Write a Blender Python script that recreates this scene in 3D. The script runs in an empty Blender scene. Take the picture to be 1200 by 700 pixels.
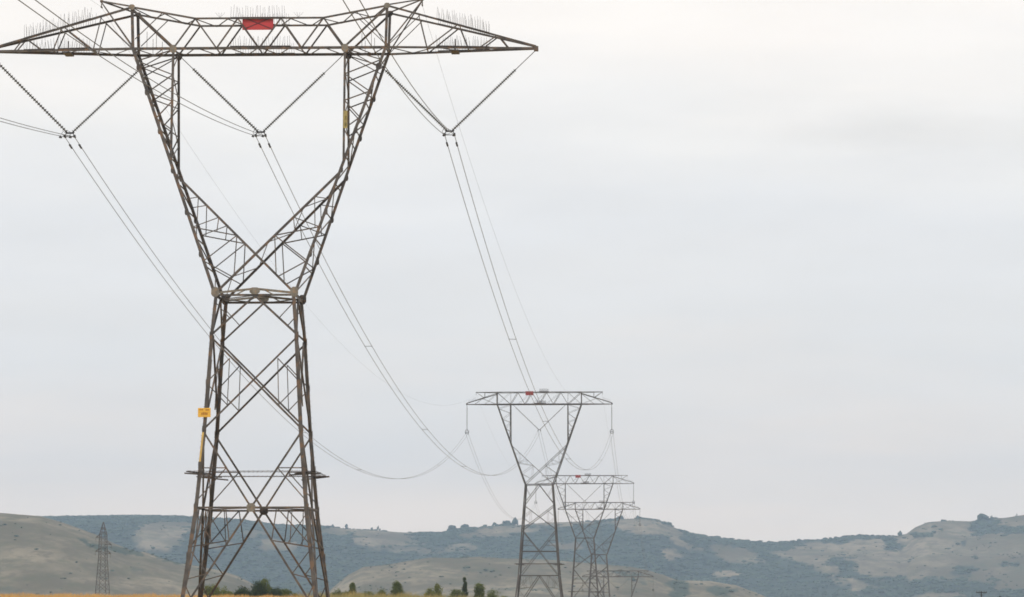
import bpy, bmesh, math, random
from mathutils import Vector, Matrix, noise

# ------------------------------------------------------------------ camera, world, sun, exposure
scene = bpy.context.scene
F = 3600.0; PITCH = math.atan(358/3600.0); EYE = 1.6
cam_d = bpy.data.cameras.new('camera'); cam = bpy.data.objects.new('camera', cam_d)
scene.collection.objects.link(cam); scene.camera = cam
cam_d.sensor_width = 36; cam_d.lens = 36*F/1200; cam_d.clip_start = 0.5; cam_d.clip_end = 60000
cam.location = (0, 0, EYE); cam.rotation_euler = (math.pi/2+PITCH, 0, 0)

SUN_EL = math.radians(38); SUN_AZ = math.radians(232)      # azimuth clockwise from +Y: behind the camera, to its left
world = bpy.data.worlds.new("World"); scene.world = world; world.use_nodes = True
nt = world.node_tree; nt.nodes.clear()
def N(nt, t, **k):
    n = nt.nodes.new(t)
    for a, b in k.items(): setattr(n, a, b)
    return n
sky = N(nt, 'ShaderNodeTexSky', sky_type='NISHITA', sun_disc=False)
sky.sun_elevation = SUN_EL; sky.sun_rotation = SUN_AZ; sky.dust_density = 3
bg1 = N(nt, 'ShaderNodeBackground'); bg1.inputs[1].default_value = 0.08
nt.links.new(sky.outputs[0], bg1.inputs[0])
# the cloud deck: brighter overhead, greyer low down, faint streaks
tc = N(nt, 'ShaderNodeTexCoord'); sep = N(nt, 'ShaderNodeSeparateXYZ'); nt.links.new(tc.outputs['Generated'], sep.inputs[0])
ramp = N(nt, 'ShaderNodeValToRGB'); cr = ramp.color_ramp
stops = [(0.0, (1.22,1.03,.88)), (.022, (1.19,1.02,.88)), (.05, (1.06,.965,.885)), (.085, (.957,.93,.905)), (.12, (.95,.94,.937)), (.155, (1.04,1.01,.975)), (.19, (1.15,1.085,1.02)), (.30, (1.17,1.11,1.05))]
cr.elements[0].position = 0; cr.elements[0].color = stops[0][1]+(1,)
cr.elements[1].position = stops[-1][0]; cr.elements[1].color = stops[-1][1]+(1,)
for p_, c_ in stops[1:-1]:
    e_ = cr.elements.new(p_); e_.color = c_+(1,)
mp = N(nt, 'ShaderNodeMapping'); mp.inputs['Scale'].default_value = (3.2, 3.2, 17)
nt.links.new(tc.outputs['Generated'], mp.inputs[0])
nz = N(nt, 'ShaderNodeTexNoise'); nz.inputs['Scale'].default_value = 2.3; nz.inputs['Detail'].default_value = 5; nz.inputs['Roughness'].default_value = .55
nt.links.new(mp.outputs[0], nz.inputs['Vector'])
add = N(nt, 'ShaderNodeMath', operation='MULTIPLY_ADD'); add.inputs[1].default_value = .075; 
nt.links.new(nz.outputs['Fac'], add.inputs[0])
sub = N(nt, 'ShaderNodeMath', operation='SUBTRACT'); nt.links.new(sep.outputs['Z'], sub.inputs[0]); sub.inputs[1].default_value = .0375
nt.links.new(sub.outputs[0], add.inputs[2]); nt.links.new(add.outputs[0], ramp.inputs[0])
mul = N(nt, 'ShaderNodeMapRange'); mul.inputs['From Min'].default_value = .3; mul.inputs['From Max'].default_value = .7
mul.inputs['To Min'].default_value = .96; mul.inputs['To Max'].default_value = 1.025
mp2 = N(nt, 'ShaderNodeMapping'); mp2.inputs['Scale'].default_value = (7, 7, 30); mp2.inputs['Location'].default_value = (3.1, .7, 1.9)
nt.links.new(tc.outputs['Generated'], mp2.inputs[0])
nz2 = N(nt, 'ShaderNodeTexNoise'); nz2.inputs['Scale'].default_value = 1.7; nz2.inputs['Detail'].default_value = 6
nt.links.new(mp2.outputs[0], nz2.inputs['Vector']); nt.links.new(nz2.outputs['Fac'], mul.inputs[0])
# one faint darker cloud up on the right
def ray(px, py):
    a = (px-600)/F; b = (350-py)/F
    return Vector((a, math.cos(PITCH)-b*math.sin(PITCH), math.sin(PITCH)+b*math.cos(PITCH))).normalized()
cd = ray(1065, 148)
sv = N(nt, 'ShaderNodeVectorMath', operation='SUBTRACT'); nt.links.new(tc.outputs['Generated'], sv.inputs[0]); sv.inputs[1].default_value = cd
sm = N(nt, 'ShaderNodeVectorMath', operation='MULTIPLY'); nt.links.new(sv.outputs[0], sm.inputs[0]); sm.inputs[1].default_value = (24, 24, 95)
ln = N(nt, 'ShaderNodeVectorMath', operation='LENGTH'); nt.links.new(sm.outputs[0], ln.inputs[0])
lna = N(nt, 'ShaderNodeMath', operation='MULTIPLY_ADD'); lna.inputs[1].default_value = 1.6; nt.links.new(nz2.outputs['Fac'], lna.inputs[0]); nt.links.new(ln.outputs['Value'], lna.inputs[2])
cm = N(nt, 'ShaderNodeMapRange', interpolation_type='SMOOTHSTEP'); cm.inputs['From Min'].default_value = .6; cm.inputs['From Max'].default_value = 1.9
cm.inputs['To Min'].default_value = .89; cm.inputs['To Max'].default_value = 1.0
nt.links.new(lna.outputs[0], cm.inputs[0])
mm = N(nt, 'ShaderNodeMath', operation='MULTIPLY'); nt.links.new(mul.outputs[0], mm.inputs[0]); nt.links.new(cm.outputs[0], mm.inputs[1])
bg2 = N(nt, 'ShaderNodeBackground'); nt.links.new(ramp.outputs[0], bg2.inputs[0]); nt.links.new(mm.outputs[0], bg2.inputs[1])
mx = N(nt, 'ShaderNodeMixShader'); mx.inputs[0].default_value = .94
wo = N(nt, 'ShaderNodeOutputWorld')
nt.links.new(bg1.outputs[0], mx.inputs[1]); nt.links.new(bg2.outputs[0], mx.inputs[2]); nt.links.new(mx.outputs[0], wo.inputs[0])

sd = bpy.data.lights.new('sun', 'SUN'); sd.energy = 1.5; sd.angle = math.radians(10); sd.color = (1, .95, .88)
so = bpy.data.objects.new('sun', sd); scene.collection.objects.link(so)
sdir = Vector((math.sin(SUN_AZ)*math.cos(SUN_EL), math.cos(SUN_AZ)*math.cos(SUN_EL), math.sin(SUN_EL)))
so.rotation_euler = sdir.to_track_quat('Z', 'Y').to_euler(); so.location = (0, -50, 80)
vs = scene.view_settings; vs.view_transform = 'Standard'; vs.look = 'None'; vs.gamma = 1; vs.exposure = 0
scene.cycles.volume_bounces = 1; scene.cycles.max_bounces = 6; scene.cycles.diffuse_bounces = 2
scene.cycles.filter_width = 1.7

# ------------------------------------------------------------------ helpers
def link(o): scene.collection.objects.link(o); return o
def tag(o, label=None, cat=None, group=None, kind=None):
    if label: o['label'] = label
    if cat: o['category'] = cat
    if group: o['group'] = group
    if kind: o['kind'] = kind
    return o
def empty(name, loc, rz=0):
    o = bpy.data.objects.new(name, None); o.location = loc; o.rotation_euler = (0, 0, rz); o.empty_display_size = .5
    return link(o)
class MB:
    def __init__(s): s.v = []; s.f = []
    def prism(s, ring0, ring1, cap=True):
        n = len(ring0); b = len(s.v); s.v += [tuple(p) for p in ring0]+[tuple(p) for p in ring1]
        for i in range(n):
            j = (i+1) % n; s.f.append((b+i, b+j, b+n+j, b+n+i))
        if cap: s.f.append(tuple(b+i for i in reversed(range(n)))); s.f.append(tuple(b+n+i for i in range(n)))
    def angle(s, p, q, w, out=(0, -1, 0), flip=1):
        """steel angle (L section) from p to q, one flange in the plane facing 'out'"""
        p = Vector(p); q = Vector(q); d = (q-p)
        if d.length < 1e-5: return
        d.normalize(); o = Vector(out); o = o-d*o.dot(d)
        if o.length < 1e-4: o = Vector((0.01, 1, .02)); o = o-d*o.dot(d)
        o.normalize(); b = d.cross(o)*flip; t = max(.014, w*.13)
        sec = [(-.5*w, 0), (.5*w, 0), (.5*w, t), (-.5*w+t, t), (-.5*w+t, w), (-.5*w, w)]
        s.prism([p+b*x-o*y for x, y in sec], [q+b*x-o*y for x, y in sec])
    def tube(s, p, q, r, n=6, r2=None):
        p = Vector(p); q = Vector(q); d = (q-p)
        if d.length < 1e-6: return
        d.normalize(); a = d.orthogonal().normalized(); b = d.cross(a); r2 = r if r2 is None else r2
        cs = [(math.cos(2*math.pi*k/n), math.sin(2*math.pi*k/n)) for k in range(n)]
        s.prism([p+(a*x+b*y)*r for x, y in cs], [q+(a*x+b*y)*r2 for x, y in cs])
    def poly(s, pts, r, n=5):
        b0 = len(s.v); m = len(pts)
        for i, P in enumerate(pts):
            d = (Vector(pts[min(i+1, m-1)])-Vector(pts[max(i-1, 0)])).normalized()
            a = d.cross(Vector((0, 0, 1))).normalized(); b = d.cross(a)
            for k in range(n):
                c, t = math.cos(2*math.pi*k/n), math.sin(2*math.pi*k/n)
                s.v.append(tuple(Vector(P)+(a*c+b*t)*r))
        for i in range(m-1):
            for k in range(n):
                j = (k+1) % n; s.f.append((b0+i*n+k, b0+i*n+j, b0+(i+1)*n+j, b0+(i+1)*n+k))
    def box(s, c, sx, sy, sz, R=None):
        c = Vector(c); P = []
        for z in (-1, 1):
            for x, y in ((-1, -1), (1, -1), (1, 1), (-1, 1)):
                v = Vector((x*sx/2, y*sy/2, z*sz/2)); P.append(c+(R @ v if R else v))
        s.prism(P[:4], P[4:])
    def plate(s, c, w, h, out, t=.02):
        """octagonal gusset plate facing 'out'"""
        c = Vector(c); o = Vector(out).normalized(); a = Vector((0, 0, 1)).cross(o)
        if a.length < .1: a = Vector((1, 0, 0))
        a.normalize(); b = o.cross(a); k = .26
        sh = [(-.5, -.5+k), (-.5+k, -.5), (.5-k, -.5), (.5, -.5+k), (.5, .5-k), (.5-k, .5), (-.5+k, .5), (-.5, .5-k)]
        s.prism([c+o*.0+a*x*w+b*y*h for x, y in sh], [c+o*t+a*x*w+b*y*h for x, y in sh])
    def build(s, name, mat, parent=None, smooth=False):
        me = bpy.data.meshes.new(name); me.from_pydata(s.v, [], s.f); me.update()
        if mat: me.materials.append(mat)
        o = link(bpy.data.objects.new(name, me))
        if parent: o.parent = parent
        if smooth: me.polygons.foreach_set('use_smooth', [True]*len(me.polygons))
        return o
def copy_tree(o, parent=None):
    c = o.copy(); link(c); c.parent = parent
    for ch in list(o.children): copy_tree(ch, c)
    return c

def mat(name, c1, c2=None, scale=2.0, rough=.6, metal=0.0, detail=5, lo=.35, hi=.65, c3=None, s3=9, bump=0, coord='Object', stretch=None):
    m = bpy.data.materials.new(name); m.use_nodes = True; t = m.node_tree; b = t.nodes['Principled BSDF']
    b.inputs['Roughness'].default_value = rough; b.inputs['Metallic'].default_value = metal
    b.inputs['Base Color'].default_value = tuple(c1)+(1,)
    if c2:
        tcx = N(t, 'ShaderNodeTexCoord'); src = tcx.outputs[coord]
        if stretch:
            mpp = N(t, 'ShaderNodeMapping'); mpp.inputs['Scale'].default_value = stretch; t.links.new(src, mpp.inputs[0]); src = mpp.outputs[0]
        nn = N(t, 'ShaderNodeTexNoise'); nn.inputs['Scale'].default_value = scale; nn.inputs['Detail'].default_value = detail
        t.links.new(src, nn.inputs['Vector'])
        rr = N(t, 'ShaderNodeMapRange'); rr.inputs['From Min'].default_value = lo; rr.inputs['From Max'].default_value = hi
        t.links.new(nn.outputs['Fac'], rr.inputs[0])
        mi = N(t, 'ShaderNodeMix', data_type='RGBA'); mi.inputs[6].default_value = tuple(c1)+(1,); mi.inputs[7].default_value = tuple(c2)+(1,)
        t.links.new(rr.outputs[0], mi.inputs[0]); outc = mi.outputs[2]
        if c3:
            n3 = N(t, 'ShaderNodeTexNoise'); n3.inputs['Scale'].default_value = s3; n3.inputs['Detail'].default_value = 4
            t.links.new(src, n3.inputs['Vector'])
            r3 = N(t, 'ShaderNodeMapRange'); r3.inputs['From Min'].default_value = .52; r3.inputs['From Max'].default_value = .66
            t.links.new(n3.outputs['Fac'], r3.inputs[0])
            m3 = N(t, 'ShaderNodeMix', data_type='RGBA'); t.links.new(outc, m3.inputs[6]); m3.inputs[7].default_value = tuple(c3)+(1,)
            t.links.new(r3.outputs[0], m3.inputs[0]); outc = m3.outputs[2]
        t.links.new(outc, b.inputs['Base Color'])
        if bump:
            bp = N(t, 'ShaderNodeBump'); bp.inputs['Strength'].default_value = bump; t.links.new(nn.outputs['Fac'], bp.inputs['Height']); t.links.new(bp.outputs[0], b.inputs['Normal'])
    return m
M = {}
M['steel'] = mat('weathered_steel', (.050,.045,.043), (.110,.096,.084), 1.3, .6, .25, lo=.38, hi=.66, c3=(.15,.095,.058), s3=1.9)
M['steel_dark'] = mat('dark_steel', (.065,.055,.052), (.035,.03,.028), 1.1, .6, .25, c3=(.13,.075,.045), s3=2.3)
M['steel_pale'] = mat('sunlit_galvanised_plate', (.215,.20,.17), (.13,.12,.10), 3.5, .6, .15, c3=(.27,.19,.12), s3=4)  # sunlit look of the plates is put into this paler colour
M['steel_far'] = mat('grey_brown_steel', (.09,.08,.075), (.055,.05,.047), .5, .62, .2)
M['glass'] = mat('insulator_glass', (.07,.072,.066), (.045,.045,.042), 3, .3, 0)
M['alu'] = mat('aged_aluminium_wire', (.115,.12,.125), (.08,.085,.09), .2, .5, .5)
M['fitting'] = mat('dark_fitting', (.05,.05,.058), (.03,.03,.034), 3, .5, .4)
M['red'] = mat('red_paint', (.50,.030,.045), (.40,.045,.04), 1.5, .55, 0)
M['red_old'] = mat('weathered_red_paint', (.28,.03,.035), (.2,.035,.035), 2, .6)
M['red_dark'] = mat('dark_red_paint', (.12,.01,.014), None, 1, .5)
M['yellow'] = mat('yellow_paint', (.78,.44,.035), (.68,.40,.05), 3, .5)
M['amber'] = mat('faded_lettering', (.36,.15,.01), None)
M['band'] = mat('pale_yellow_strip', (.62,.44,.13), (.48,.33,.10), 2, .6)
M['band_old'] = mat('faded_yellow_plate', (.38,.31,.10), (.28,.23,.09), 2, .6)
M['ink'] = mat('olive_numerals', (.10,.09,.015), None)
M['spike'] = mat('spike_wire', (.07,.06,.06), (.045,.04,.04), 2, .5, .4)
M['concrete'] = mat('concrete', (.34,.32,.29), (.26,.245,.22), 2, .85)
M['bark'] = mat('bark', (.09,.07,.05), (.05,.04,.03), 6, .9)
M['pole'] = mat('weathered_pole_wood', (.035,.036,.038), (.022,.022,.024), 4, .85)

# ------------------------------------------------------------------ terrain
def lerp_tab(tab, x):
    if x <= tab[0][0]: return tab[0][1]
    for (a, u), (b, v) in zip(tab, tab[1:]):
        if x <= b:
            k = (x-a)/(b-a); return u+(v-u)*k
    return tab[-1][1]
def smooth_tab(tab, x):
    if x <= tab[0][0]: return tab[0][1]
    for (a, u), (b, v) in zip(tab, tab[1:]):
        if x <= b:
            k = (x-a)/(b-a); k = k*k*(3-2*k); return u+(v-u)*k
    return tab[-1][1]
def sstep(a, b, x):
    k = min(1, max(0, (x-a)/(b-a))); return k*k*(3-2*k)
def proj(X, Y, Z):
    z = Z-EYE; d = Y*math.cos(PITCH)+z*math.sin(PITCH); u = -Y*math.sin(PITCH)+z*math.cos(PITCH)
    return 600+F*X/d, 350-F*u/d
def zat(py, Y):       # height at distance Y that is seen at photo row py
    b = (350-py)/F; return EYE+Y*(math.sin(PITCH)+b*math.cos(PITCH))/(math.cos(PITCH)-b*math.sin(PITCH))
BASE = [(-600, 0), (0, 0), (225, .2), (680, -.9), (1000, -4.6), (1210, -7), (1300, -17), (1400, -31.5), (1700, -42), (12000, -48)]
CREST = [(-800, 2.35), (-100, 2.55), (60, 2.5), (200, 2.4), (350, 2.2), (450, 1.95), (520, 1.75), (600, 1.1), (700, .5), (1000, .9), (1400, 1.6), (2200, 2)]
def ground(X, Y):
    z = smooth_tab(BASE, Y)
    if Y > 60:
        px = 600+F*X/Y
        z += lerp_tab(CREST, px)*math.exp(-((Y-370)/70)**2)
    if 30 < Y < 3000:
        z += .14*noise.noise(Vector((X*.03, Y*.02, 0)))*sstep(30, 120, Y)
    return z

def sheet(name, ts, ys, fn, mt, xo=0, attr=None):
    v = []; f = []; at = []
    for Y in ys:
        for t in ts:
            X = t*(Y+xo); Z = fn(t, X, Y); v.append((X, Y, Z))
            if attr: at.append(attr(X, Y, Z))
    n = len(ts)
    for j in range(len(ys)-1):
        for i in range(n-1):
            a = j*n+i; f.append((a, a+1, a+n+1, a+n))
    me = bpy.data.meshes.new(name); me.from_pydata(v, [], f); me.materials.append(mt)
    me.polygons.foreach_set('use_smooth', [True]*len(me.polygons))
    if attr:
        la = me.attributes.new('woodland', 'FLOAT', 'POINT'); la.data.foreach_set('value', at)
    me.update(); return link(bpy.data.objects.new(name, me)), v, at

def frange(a, b, n): return [a+(b-a)*i/(n-1) for i in range(n)]
m_field = mat('dry_field', (.46,.30,.115), (.36,.26,.115), .05, .9, 0, c3=(.20,.17,.07), s3=.35, coord='Object')
ys = frange(-600, 0, 9)+frange(20, 220, 11)+frange(230, 520, 59)+frange(540, 1700, 50)+frange(1800, 11000, 30)
g_o, _, _ = sheet('field', frange(-.75, .75, 181), ys, lambda t, X, Y: ground(X, Y), m_field, 700)
tag(g_o, 'dry orange grass field rising to a low crest below the pylons', kind='structure')

def land_mat(name, grass1, grass2, wood1, wood2, sc):
    m = bpy.data.materials.new(name); m.use_nodes = True; t = m.node_tree; b = t.nodes['Principled BSDF']
    b.inputs['Roughness'].default_value = 1; b.inputs['Specular IOR Level'].default_value = .05
    at = N(t, 'ShaderNodeAttribute'); at.attribute_name = 'woodland'
    tcx = N(t, 'ShaderNodeTexCoord')
    def nz(s, d=6, st=None):
        n = N(t, 'ShaderNodeTexNoise'); n.inputs['Scale'].default_value = s; n.inputs['Detail'].default_value = d; n.inputs['Roughness'].default_value = .62
        src = tcx.outputs['Object']
        if st:
            q = N(t, 'ShaderNodeMapping'); q.inputs['Scale'].default_value = st; t.links.new(src, q.inputs[0]); src = q.outputs[0]
        t.links.new(src, n.inputs['Vector']); return n.outputs['Fac']
    def rng(x, a, b_, c=0, d=1):
        n = N(t, 'ShaderNodeMapRange'); t.links.new(x, n.inputs[0])
        for i, q in zip(('From Min', 'From Max', 'To Min', 'To Max'), (a, b_, c, d)): n.inputs[i].default_value = q
        return n.outputs[0]
    def mixc(fac, a, b_):
        n = N(t, 'ShaderNodeMix', data_type='RGBA'); t.links.new(fac, n.inputs[0])
        for i, q in ((6, a), (7, b_)):
            if isinstance(q, tuple): n.inputs[i].default_value = q+(1,)
            else: t.links.new(q, n.inputs[i])
        return n.outputs[2]
    gr = mixc(rng(nz(sc*.6, 8, (1, .5, 2)), .42, .60), grass1, grass2)
    gr = mixc(rng(nz(sc*2.6, 7, (1, .5, 2)), .47, .62, 0, .7), gr, (.085,.09,.058))
    gr = mixc(rng(nz(sc*6, 6, (1, .35, 2)), .49, .61, 0, .75), gr, tuple(x*.45 for x in grass2))
    wd = mixc(rng(nz(sc*2.5), .35, .65), wood1, wood2)
    a1 = N(t, 'ShaderNodeMath', operation='MULTIPLY_ADD'); t.links.new(nz(sc*2.2, 8, (1, .4, 2)), a1.inputs[0]); a1.inputs[1].default_value = 1.1; t.links.new(at.outputs['Fac'], a1.inputs[2])
    fac = rng(a1.outputs[0], .72, 1.42)
    t.links.new(mixc(fac, gr, wd), b.inputs['Base Color'])
    return m
GR1, GR2 = (.100,.088,.062), (.235,.198,.145)
WD1, WD2 = (.018,.030,.030), (.045,.062,.052)
m_far = land_mat('far_hill_cover', GR1, GR2, WD1, WD2, .009)
m_mid = land_mat('near_hill_cover', (.108,.098,.070), (.245,.213,.158), (.035,.05,.042), (.06,.08,.06), .016)

def ell(px, py, cx, cy, rx, ry, ang=0):
    dx, dy = px-cx, py-cy; c, s = math.cos(ang), math.sin(ang)
    x, y = dx*c+dy*s, -dx*s+dy*c
    return (x/rx)**2+(y/ry)**2
def cover(px, py, default, patches):
    """soft land cover: each patch (value, cx, cy, rx, ry, angle) is a meadow (0) or a wood (1)"""
    w = default
    wx, wy = noise.noise(Vector((px/17, py/7, 1.5))), noise.noise(Vector((px/17, py/7, 7.5)))
    fx, fy = noise.noise(Vector((px/5, py/2.5, 2.5))), noise.noise(Vector((px/5, py/2.5, 9.5)))
    px, py = px+13*wx+6*fx, py+3.6*wy+2*fy
    for v, cx, cy, rx, ry, *an in patches:
        d = ell(px, py, cx, cy, rx, ry, an[0] if an else 0)
        k = 1-sstep(.35, 1.9, d); w = w*(1-k)+v*k
    return w
FAR_SKY = [(-1400,600),(-600,596),(-100,604),(60,606),(130,605),(190,604.5),(235,606),(280,609),(315,614),(345,616),(382,617),(410,620),(440,621.5),(470,624),(515,625),(545,619.5),(582,617),(612,615),(640,612.5),(700,611),(726,608.5),(751,607.5),(771,610),(781,614),(795,621),(804,625),(830,629),(865,633),(900,636),(935,633.5),(962,632),(1000,627.5),(1026,628),(1050,628),(1060,625.5),(1070,618),(1085,612),(1105,610.5),(1135,611),(1155,608),(1175,607),(1200,603),(1290,598),(1500,606),(2000,596),(3000,602)]
FAR_P = [(0,188,629,28,17),(0,205,618,30,6),(0,450,633,38,8),(0,400,622,26,5),(0,440,624,40,3),(0,580,624,45,5,-.1),(0,650,614,50,3.5),(0,755,617,40,9,.15),(0,790,632,30,4,.4),(0,868,652,32,8.5,.2),(0,782,650,16,5),(0,850,673,15,3),
 (0,940,652,42,9,-.05),(0,1085,655,150,27),(0,1180,640,90,50),(0,1110,620,60,10),(0,1010,690,40,9,.2),(0,1000,643,60,7),(0,1200,690,40,12),
 (1,990,666,16,10,.45),(1,1003,675,20,5,.2),(1,1045,637,16,6,.4),(1,1150,617,18,9),(1,1185,621,30,4),(1,995,630,42,4,-.1),(1,1100,684,62,5),(1,1060,694,60,7),(1,1135,692,30,8),(1,1128,670,9,6),(1,1080,627,14,2.5),(1,1190,697,22,5),(1,940,676,60,14,.4),(1,1127,637,8,3),(1,1040,678,24,2.5),(0,1100,698,30,3),(1,1183,662,10,3),
 (0,330,640,26,5),(0,300,625,16,4),(0,660,640,18,4),(0,545,642,20,3),(.4,500,645,60,4),(0,250,640,14,4)]
def hill(name, sky, Y0, Yc, Yb, zb, patches, default, mt, nt_, ny, rough, label, seed):
    ts = frange(-.75, -.2, 45)[:-1]+frange(-.2, .2, nt_)+frange(.2, .75, 45)[1:]
    ysl = [Y0+(Yc-Y0)*i/ny for i in range(ny+1)]+[Yc+(Yb-Yc)*i/10 for i in range(1, 11)]
    def fn(t, X, Y):
        px = 600+F*t*.997
        zc = zat(lerp_tab(sky, px), Yc)
        q = (Y-Y0)/(Yc-Y0)
        n1 = noise.fractal(Vector((X/900+seed, Y/900, seed)), 1, 2, 6)
        n2 = noise.noise(Vector((X/260, Y/260, seed)))
        if q <= 1:
            s = .35*q+.65*(q*q*(3-2*q)); w = math.sin(math.pi*min(1, q))**.8 if q > 0 else 0
            z = zb+(zc-zb)*s+(n1*rough+n2*rough*.25)*w
            z += rough*.035*noise.noise(Vector((X/22, Y/40, 3)))*q
            # a spur never rises over the skyline
            lim = zat(lerp_tab(sky, px), Y)-(1-q)*4
            return min(z, lim) if q < 1 else zc+.2*noise.noise(Vector((X/15, 0, 0)))
        return zc-(Y-Yc)*.09-3*(q-1)
    def attr(X, Y, Z):
        px, py = proj(X, Y, Z); return cover(px, py, default, patches)
    o, v, at = sheet(name, ts, ysl, fn, mt, 0, attr)
    tag(o, label, kind='structure'); return v, at, ts, ysl
far_v, far_a, far_t, far_y = hill('far_ridge', FAR_SKY, 3300, 5200, 7000, -50, FAR_P, 1, m_far, 640, 120, 46, 'long hazy wooded ridge with pale meadows along the horizon', 3.3)
LEFT_SKY = [(-1500,612),(-400,594),(0,601),(50,605),(76,612.5),(95,619),(118,628),(137,637),(156,645),(172,647),(190,653),(210,659.5),(235,664),(262,669),(281,675),(296,683),(315,693),(340,702),(400,720),(700,760),(3000,780)]
LEFT_P = [(1,98,634,14,2.6,.35),(1,118,643,16,3,.35),(1,150,646,22,3,.2),(.6,8,690,14,5),(.5,160,668,3,4),(1,200,657,14,2.5,.3)]
left_v, left_a, _a, _b = hill('left_hillside', LEFT_SKY, 1750, 2700, 3100, -48, LEFT_P, 0, m_mid, 420, 90, 15, 'bare grey grassy hillside sloping down from the left edge', 8.1)
MID_SKY = [(-1500,740),(300,730),(380,700),(398,683),(409,674),(427,664.5),(456,661.5),(485,656.5),(504,653.5),(533,654),(562,652.5),(590,654.5),(640,656),(700,661),(735,664),(757,668),(776,674),(792,680),(830,681),(860,686),(885,695),(910,706),(1100,740),(3000,760)]
MID_P = [(.7,442,663,6,1.6),(.7,455,662,5,1.6),(1,796,690,11,12,.3),(1,843,692,16,6,.15),(.8,538,652,9,2),(.6,560,668,30,1.5,.1),(.6,480,672,20,1.3),(.5,620,690,50,2),(.8,728,672,20,2,.2),(.6,750,680,15,2,.2)]
mid_v, mid_a, _a, _b = hill('middle_hillside', MID_SKY, 1850, 3000, 3400, -48, MID_P, 0, m_mid, 420, 90, 14, 'low pale grassy hill behind the distant pylons', 5.7)

# woods on the far ridge: thousands of rough crowns, one mass nobody could count
rng = random.Random(11)
ico = bmesh.new(); bmesh.ops.create_icosphere(ico, subdivisions=1, radius=1)
ICV = [v.co.copy() for v in ico.verts]; ICF = [tuple(v.index for v in f.verts) for f in ico.faces]; ico.free()
def crown(mb, c, rx, rz, jit=.3):
    b = len(mb.v)
    for p in ICV:
        k = 1+rng.uniform(-jit, jit); mb.v.append((c[0]+p.x*rx*k, c[1]+p.y*rx*k, c[2]+p.z*rz*k))
    mb.f += [(a+b, d+b, e+b) for a, d, e in ICF]
m_wood = mat('far_wood_foliage', (.035,.055,.042), (.06,.085,.062), .02, 1.0)
m_wood.node_tree.nodes['Principled BSDF'].inputs['Specular IOR Level'].default_value = .03
wb = MB(); nT = len(far_t); cnt = 0
for _ in range(90000):
    j = int(len(far_y)*rng.random()); i = rng.randrange(nT-1)
    k = j*nT+i; X, Y, Z = far_v[k]
    px, py = proj(X, Y, Z)
    if px < -120 or px > 1320 or py > 712 or Y > 5230: continue
    if far_a[k]+.5*noise.noise(Vector((X/60, Y/120, 5))) < rng.uniform(.2, 1.0): continue
    if rng.random() > .55+.45*noise.noise(Vector((X/300, Y/300, 2)))+.15: continue
    s = rng.uniform(2.0, 4.6); X += rng.uniform(-6, 6); Y += rng.uniform(-8, 8)
    crown(wb, (X, Y, Z+s*.05), s*rng.uniform(1, 1.5), s*.5); cnt += 1
    if cnt > 22000: break
tag(wb.build('far_wood', m_wood), 'blue green woodland covering the far ridge', 'woodland', kind='stuff')

# low scrub dotted over the open slopes of all three hills
sb = MB(); rs = random.Random(77)
for V_, A_, nn, cov in ((far_v, far_a, 14000, .75), (left_v, left_a, 5500, 1.1), (mid_v, mid_a, 7000, .8)):
    for _ in range(nn):
        k = rs.randrange(len(V_)); X, Y, Z = V_[k]; px, py = proj(X, Y, Z)
        if px < -100 or px > 1300 or py > 706: continue
        a_ = A_[k]; c_ = noise.noise(Vector((X/70, Y/110, 4)))+.6*noise.noise(Vector((X/25, Y/40, 9)))
        if a_ < .4 and c_ < .28*cov*1.3 and rs.random() > .10: continue
        q = (rs.uniform(.8, 1.9) if V_ is far_v else rs.uniform(.45, 1.15))*(1.7 if a_ > .5 and V_ is not far_v else 1)
        crown(sb, (X+rs.uniform(-5, 5), Y+rs.uniform(-6, 6), Z+q*.1), q*rs.uniform(1, 1.8), q*.6)
tag(sb.build('scrub', m_wood), 'dark low scrub dotted over the bare hillsides', 'scrub', kind='stuff')

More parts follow.
